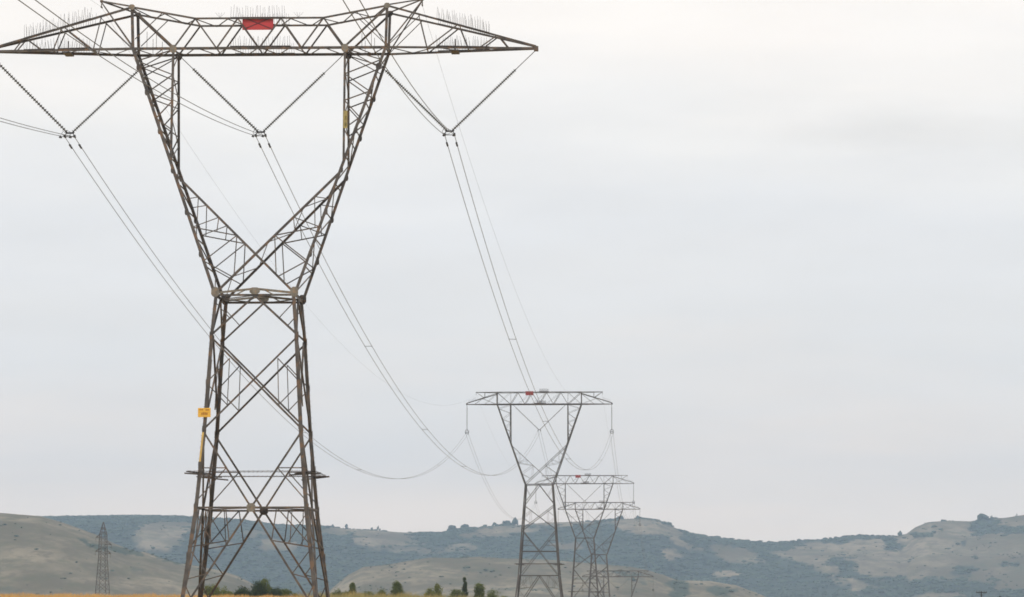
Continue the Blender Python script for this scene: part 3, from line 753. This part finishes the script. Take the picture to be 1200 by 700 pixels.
def insulator_v(i, u, ztop_l, ztop_r, ul, ur, zb, label, big, rod):
    """V set hanging at pylon i; rod=(left,right) link rod share"""
    X, Y, Z, r = PY[i]; root = empty('insulator_set', tw(i, u, 0, zb), r)
    root['label'] = label; root['category'] = 'insulator'; root['group'] = 'insulator sets on the power line'
    for (uu, zt_, s, rd) in ((ul, ztop_l, -1, rod[0]), (ur, ztop_r, 1, rod[1])):
        mb = MB(); a = Vector((uu-u, 0, zt_-zb)); b = Vector((s*.2, 0, .1)); m = a.lerp(b, rd)
        mb.tube(a, m, .03*(1 if big else 1.3)); disc_string(mb, m, b, 36 if big else 22, .138 if big else .13, 9 if big else 6)
        mb.build('disc_string', M['glass'], root, smooth=False)
    mb = MB(); yoke(mb, (0, 0, .05), .36 if i == 0 else .3)
    if big:       # small arcing ring on the outer side
        for k in range(10):
            a0, a1 = 2*math.pi*k/10, 2*math.pi*(k+1)/10
            mb.tube((-.2+.34*math.cos(a0), -.3, -.02+.2*math.sin(a0)), (-.2+.34*math.cos(a1), -.3, -.02+.2*math.sin(a1)), .018, 4)
    mb.build('yoke', M['fitting'], root)
    return root
def insulator_i(i, u, zt_, zb, label):
    X, Y, Z, r = PY[i]; root = empty('insulator_set', tw(i, u, 0, zb), r)
    root['label'] = label; root['category'] = 'insulator'; root['group'] = 'insulator sets on the power line'
    mb = MB(); mb.tube((0, 0, zt_-zb), (0, 0, zt_-zb-.7), .05); disc_string(mb, (0, 0, zt_-zb-.7), (0, 0, .5), 24, .13, 6); mb.build('disc_string', M['glass'], root)
    mb = MB()
    for s in (-1, 1): mb.tube((0, 0, .6), (s*.36, 0, .1), .045)
    for k in range(12):
        a0, a1 = 2*math.pi*k/12, 2*math.pi*(k+1)/12
        mb.tube((.42*math.cos(a0), 0, .15+.5*math.sin(a0)), (.42*math.cos(a1), 0, .15+.5*math.sin(a1)), .04, 4)
    yoke(mb, (0, 0, .05), .3); mb.build('yoke', M['fitting'], root)
    return root
ZB1 = 36.3
insulator_v(0, -14.2, 42.35, 41.1, -20.35, -9.05, ZB1, 'V of insulator discs under the left end of the nearest pylon crossarm', True, (.04, .04))
insulator_v(0, 0, 42.3, 42.3, -6.3, 6.3, ZB1, 'V of insulator discs in the middle window of the nearest pylon', True, (.2, .26))
insulator_v(0, 14.0, 41.1, 42.35, 9.05, 20.35, ZB1, 'V of insulator discs under the right tip of the nearest pylon crossarm', True, (.04, .24))
NAMES = {1: 'second', 2: 'third', 3: 'fourth', 4: 'farthest'}
ZI = 46.4-6.2; ZV = 46.4-5.65
for i in (1, 2, 3, 4):
    insulator_i(i, -16.05, 46.4, ZI, 'straight insulator string hanging from the left tip of the %s pylon' % NAMES[i])
    insulator_v(i, 0, 46.35, 46.35, -5.9, 5.9, ZV, 'V of insulators inside the head of the %s pylon' % NAMES[i], False, (.12, .12))
    insulator_i(i, 16.05, 46.4, ZI, 'straight insulator string hanging from the right tip of the %s pylon' % NAMES[i])

# ------------------------------------------------------------------ conductors and earth wires
def span_pts(a, b, sag, n, i0=0):
    return [Vector((a.x+(b.x-a.x)*k/n, a.y+(b.y-a.y)*k/n, a.z+(b.z-a.z)*k/n-4*sag*(k/n)*(1-k/n))) for k in range(i0, n+1)]
def back_point(a, zb): return Vector((a.x-.025*375, -150, zb))
def damper(p, q, mb, s=1):
    p, q = Vector(p), Vector(q); mb.tube(p, q, .075*s, 7)
PH = [('left', (-14.2, -16.05), 16.8), ('middle', (0, 0), 16.6), ('right', (14.0, 16.05), 15.3)]
for nm, (u1, u2), sag in PH:
    root = empty('twin_conductor', tw(0, u1, 0, ZB1-.25))
    root['label'] = {'left': 'twin wires of the left phase, slung low across the second pylon from the left V',
                     'middle': 'twin wires of the middle phase, running down from the central V',
                     'right': 'twin wires of the right phase, running from the right hand V to the far pylons'}[nm]
    root['category'] = 'power cable'; root['group'] = 'twin conductors of the line'; o = root.location.copy()
    paths = []
    for s in (-1, 1):
        hw0, hw1 = .36, .3
        a = tw(0, u1+s*hw0, 0, ZB1-.24)
        pts = span_pts(back_point(a, 34), a, 10.6, 60)
        cur = a
        for i in (1, 2, 3, 4):
            zt_ = (ZV if nm == 'middle' else ZI)-.24
            b = tw(i, u2+s*hw1, 0, zt_)
            sg = {1: sag, 2: 11, 3: 6, 4: 5}[i]; pts += span_pts(cur, b, sg, 80 if i == 1 else 40, 1); cur = b
        b = cur+Vector((18, 330, -6)); pts += span_pts(cur, b, 9, 20, 1)
        mb = MB(); mb.poly([p-o for p in pts], .0245); mb.build('wire', M['alu'], root); paths.append(pts)
    # spacers and dampers, from the first pylon's clamp on
    for idx in (60+14, 60+26, 60+38, 60+51, 60+65):
        p, q = paths[0][idx]-o, paths[1][idx]-o; mb = MB(); mb.tube(p, q, .022, 6)
        mb.box(p, .07, .14, .07); mb.box(q, .07, .14, .07); mb.build('spacer', M['fitting'], root)
    for P in paths:
        a, b = P[60], P[61]; d = (b-a).normalized(); c = a+d*2.3-o
        mb = MB(); mb.tube(c+Vector((0, 0, -.06))-d*.42, c+Vector((0, 0, -.06))-d*.12, .075, 8); mb.tube(c+Vector((0, 0, -.06))+d*.12, c+Vector((0, 0, -.06))+d*.42, .075, 8)
        mb.tube(c+Vector((0, 0, -.06))-d*.42, c+Vector((0, 0, -.06))+d*.42, .02, 5); mb.box(c, .07, .1, .16); mb.build('damper', M['fitting'], root)
        a, b = P[60], P[59]; d = (b-a).normalized(); c = a+d*1.9-o
        mb = MB(); mb.tube(c+Vector((0, 0, -.1))-d*.32, c+Vector((0, 0, -.1))-d*.12, .07, 8); mb.tube(c+Vector((0, 0, -.1))+d*.12, c+Vector((0, 0, -.1))+d*.32, .07, 8)
        mb.tube(c+Vector((0, 0, -.1))-d*.32, c+Vector((0, 0, -.1))+d*.32, .02, 5); mb.box(c+Vector((0, 0, -.03)), .07, .1, .14); mb.build('damper', M['fitting'], root)
for nm, s in (('left', -1), ('right', 1)):
    a = tw(0, s*11.95, 0, 45.8); pts = span_pts(back_point(a, 45), a, 8, 50); cur = a; o = a.copy()
    for i, sg in ((1, 12.3), (2, 8), (3, 4), (4, 3)):
        b = tw(i, s*14.0, 0, 48.65); pts += span_pts(cur, b, sg, 60 if i == 1 else 40, 1); cur = b
    b = cur+Vector((18, 330, -6)); pts += span_pts(cur, b, 6, 20, 1)
    mb = MB(); mb.poly([p-o for p in pts], .0085, 4); w = mb.build('earth_wire', M['alu']); w.location = o
    tag(w, 'thin faint earth wire strung between the %s horns of the pylons' % nm, 'earth wire', 'earth wires of the line')

# ------------------------------------------------------------------ small lattice mast at the left
def small_pylon():
    X, Y = -132.7, 1000.0; gz = ground(X, Y); H = 28.1-gz
    root = empty('lattice_mast', (X, Y, gz), .5); k = 1
    w = lambda z: lerp_tab([(0, 2.6), (8.5, 1.9), (H-12, 1.2), (H-4, 1.0), (H, .12)], z)
    for sx in (-1, 1):
        for sy in (-1, 1):
            mb = MB(); zs = [0, 8.5, H-12, H-4, H]
            for a, b in zip(zs, zs[1:]): mb.angle((sx*w(a), sy*w(a), a), (sx*w(b), sy*w(b), b), .17, (sx, sy, 0))
            mb.build('leg', M['steel_far'], root)
    mb = MB(); z = 0; i = 0
    while z < H-1.6:
        z2 = min(H-1.5, z+max(1.3, w(z)*1.5))
        for ax, ay, nx, ny in ((1, 0, 0, -1), (1, 0, 0, 1), (0, 1, 1, 0), (0, 1, -1, 0)):
            pa = lambda s, q: (ax*s*w(q)+nx*w(q), ay*s*w(q)+ny*w(q), q)
            mb.angle(pa(-1, z), pa(1, z2), .1, (nx, ny, 0)); mb.angle(pa(1, z), pa(-1, z2), .1, (nx, ny, 0))
        z = z2; i += 1
    mb.build('body_bracing', M['steel_far'], root)
    for zt, sd, ln in ((23.1-gz, -1, 2.5), (20.8-gz, 1, 2.9), (18.6-gz, -1, 2.6), (17.9-gz, 1, 2.7)):
        mb = MB()
        for sy in (-1, 1):
            mb.angle((sd*w(zt), sy*w(zt), zt), (sd*ln, 0, zt), .2, (0, sy, 0)); mb.angle((sd*w(zt), sy*w(zt), zt+1.0), (sd*ln, 0, zt), .15, (0, sy, 0))
        mb.build('arm', M['steel_far'], root)
        mb = MB(); disc_string(mb, (sd*ln, 0, zt), (sd*ln, 0, zt-1.4), 8, .16, 6); mb.build('insulator_string', M['glass'], root)
    return root
tag(small_pylon(), 'slim tapering lattice mast with short side arms against the left hills', 'mast')

# ------------------------------------------------------------------ wooden pole, bottom right
X, Y = 76.04, 500.0; gz = ground(X, Y); up = empty('utility_pole', (X, Y, gz))
mb = MB(); mb.tube((0, 0, -.5), (0, 0, 3.65-gz), .11, 8, .09); mb.build('pole', M['pole'], up)
mb = MB(); mb.box((0, -.12, 3.45-gz), 1.75, .1, .13); mb.tube((-.5, -.12, 3.42-gz), (0, -.1, 2.9-gz), .025); mb.tube((.5, -.12, 3.42-gz), (0, -.1, 2.9-gz), .025); mb.build('crossarm', M['pole'], up)
for x in (-.75, -.35, .45, .78):
    mb = MB(); mb.tube((x, -.12, 3.5-gz), (x, -.12, 3.6-gz), .03); mb.tube((x, -.12, 3.58-gz), (x, -.12, 3.72-gz), .075, 8, .045); mb.build('insulator', M['glass'], up)
tag(up, 'short dark pole with a crossarm poking up at the lower right edge', 'pole')

# ------------------------------------------------------------------ bushes and young trees behind the field crest
def leaf_mat(name, a, b): return mat(name, a, b, 1.1, .85, 0, lo=.3, hi=.7)
LM = {'light': leaf_mat('light_foliage', (.10,.125,.04), (.16,.17,.06)), 'dark': leaf_mat('dark_foliage', (.028,.045,.022), (.05,.07,.032)), 'mid': leaf_mat('mid_foliage', (.065,.09,.03), (.12,.14,.05)), 'dry': leaf_mat('dry_foliage', (.17,.16,.055), (.21,.18,.075))}
for m_ in LM.values(): m_.node_tree.nodes['Principled BSDF'].inputs['Specular IOR Level'].default_value = .15
def bush(px0, px1, pyt, shape, key, label, Y=405):
    cxp = (px0+px1)/2; X = (cxp-600)/F*Y*1.002; g = ground(X, Y); w = (px1-px0)/F*Y*1.2; top = zat(pyt, Y); H = top-g
    root = empty('tree' if H > 1.6 else 'bush', (X, Y, g)); rr = random.Random(int(px0*13+pyt))
    tr = MB(); tr.tube((0, 0, -.3), (0, 0, H*.55), .09, 7, .04)
    for k in range(6):
        an = rr.uniform(0, 6.28); tr.tube((0, 0, H*rr.uniform(.15, .45)), (math.cos(an)*w*.3, math.sin(an)*w*.3, H*rr.uniform(.5, .8)), .035, 5, .012)
    tr.build('trunk', M['bark'], root)
    mb = MB(); nb = int(34+w*12)
    clumps = []
    for _ in range(nb):
        q = rr.random(); an = rr.uniform(0, 6.28)
        if shape == 'cone': rad = (1-q)*.85+.12; z = .12+.86*q
        elif shape == 'spire': rad = (1-q)**1.0*.9+.15; z = .1+.9*q
        else: rad = math.sqrt(max(0, 1-(q*1.0)**2.6)); z = .12+.82*q
        an = round(an/1.05)*1.05+rr.uniform(-.3, .3); z *= 1-.16*(math.sin(an*2+px0)+1)*(shape == 'round')
        r = rad*math.sqrt(rr.random())*w*.45; clumps.append((math.cos(an)*r, math.sin(an)*r, max(.1, z*H-.1), rr.uniform(.12, .24)*max(.8, min(2.0, w))*(.75 if shape == 'spire' else 1)))
    for x, y, z, cr_ in clumps:
        sq = rr.uniform(.6, 1.5)
        for _ in range(int(90*sq)):
            v = Vector((rr.gauss(0, 1), rr.gauss(0, 1), rr.gauss(0, 1))).normalized()*cr_*rr.uniform(.3, 1.0)**.7*rr.choice((1, 1, 1.15, 1.5))*sq**.5
            c = Vector((x, y, z))+v; s = rr.uniform(.045, .10)
            a = Vector((rr.gauss(0, 1), rr.gauss(0, 1), rr.gauss(0, 1))).normalized(); b = a.orthogonal().normalized()
            i = len(mb.v); mb.v += [tuple(c-a*s), tuple(c+b*s*.6), tuple(c+a*s), tuple(c-b*s*.6)]; mb.f.append((i, i+1, i+2, i+3))
    mb.build('crown', LM[key], root)
    kind = 'tree' if H > 1.6 else 'bush'; tag(root, label, kind, 'bushes behind the field crest')
B_ = [(238,262,684,'round','light','pale green bush just right of the pylon front left leg'),
 (258,276,687,'round','light','light green bush left of the dark pair under the pylon'),
 (276,294,689,'round','dark','small dark bush at the left of the row under the pylon'),
 (276,297,685.5,'round','dark','low dark round bush left of the tallest tree under the pylon'),
 (295,313,680,'round','dark','dark left half of the tallest tree clump under the pylon'),
 (303,321,673.5,'round','mid','tallest leafy green tree between the pylon legs'),
 (318,331,688,'round','dark','small dark bush at the right foot of the tallest tree'),
 (326,345,689,'round','mid','dull green bush right of the tallest tree under the pylon'),
 (344,356,693,'round','light','low pale tuft of bush near the front right leg'),
 (388,404,691,'round','mid','low green bush just right of the pylon'),
 (402,411,693,'round','mid','tiny bush left of the pointed sapling'),
 (409,420,684,'cone','mid','pointed dark sapling right of the pylon'),
 (424,441,692,'round','light','low light green bush right of the pointed sapling'),
 (440,456,691,'round','mid','low green bush left of the cone shaped tree'),
 (455,477,682.5,'cone','mid','cone shaped green tree in the middle of the row'),
 (497,512,688,'round','light','yellow green bush, left lump of the pair mid row'),
 (506,520,685,'cone','light','yellow green pointed bush, right lump of the pair mid row'),
 (526,544,690,'round','mid','green bush leaning against the slender cypress'),
 (541,549,677,'spire','dark','slender dark cypress at the right of the row'),
 (551,573,684.5,'cone','mid','broad cone shaped bush right of the cypress'),
 (570,584,692,'round','mid','low bush tailing off right of the broad cone'),
 (584,596,697,'round','light','last low tuft at the right end of the row')]
for i, a in enumerate(B_): bush(*a, Y=402+(i*37 % 11))
# low ones peeping over the lower right edge
for px0, px1, pt in ((1156,1164,698), (1163,1172,698.6), (1172,1183,698.3)):
    bush(px0, px1, pt-.4, 'round', 'dark', {1156: 'dark bush top at the bottom edge beside the pole', 1163: 'dark bush top second from the pole at the bottom edge', 1172: 'dark bush top third from the pole at the bottom edge'}[px0], Y=520)

# ------------------------------------------------------------------ dry grass
def grass_mesh(name, n, yr, mt, hr, pxr, seed, label, dens=None):
    rr = random.Random(seed); mb = MB()
    for _ in range(n):
        Y = rr.uniform(*yr); X = (rr.uniform(*pxr)-600)/F*Y
        if dens and rr.random() > dens(X, Y): continue
        z = ground(X, Y)-.02; h = rr.uniform(*hr)*(1+.9*noise.noise(Vector((X*.45, Y*.1, 1)))); an = rr.uniform(0, 6.28); l = h*rr.uniform(.05, .45); w = rr.uniform(.008, .02)
        c, s = math.cos(an), math.sin(an); i = len(mb.v)
        mb.v += [(X-s*w, Y+c*w, z), (X+s*w, Y-c*w, z), (X+c*l*.4+s*w*.7, Y+s*l*.4-c*w*.7, z+h*.6), (X+c*l*.4-s*w*.7, Y+s*l*.4+c*w*.7, z+h*.6), (X+c*l, Y+s*l, z+h)]
        mb.f += [(i, i+1, i+2, i+3), (i+3, i+2, i+4)]
    tag(mb.build(name, mt), label, 'grass', kind='stuff')
m_gr = mat('dry_grass_blades', (.62,.34,.085), (.48,.28,.09), .12, .8, 0, lo=.3, hi=.7, c3=(.52,.39,.17), s3=.6)
m_gg = mat('olive_grass_blades', (.21,.20,.065), (.34,.26,.09), .2, .8)
def fade(p0, p1, y0):      # the patch thins out raggedly at its edges
    def f(X, Y):
        px = 600+F*X/Y+45*noise.noise(Vector((X*.05, Y*.02, 0)))
        k = min(1, max(0, (px-p0)/90+.5)) if p0 > 0 else min(1, (px-p0)/200)
        return max(0, k)*max(0, min(1, (p1-px)/40+.5))*min(1, max(.12, (Y-y0)/45+.3))
    return f
grass_mesh('dry_grass', 130000, (200, 392), m_gr, (.22, .55), (-260, 400), 3, 'orange dry grass along the crest of the field at lower left', fade(-260, 376, 255))
grass_mesh('olive_grass', 85000, (270, 400), m_gg, (.4, 1.05), (345, 680), 4, 'olive grass around the bushes right of the near pylon', fade(380, 600, 330))
grass_mesh('dry_grass', 20000, (20, 300), m_gr, (.2, .5), (-300, 1500), 5, 'thin dry grass on the open field in front of the pylon')
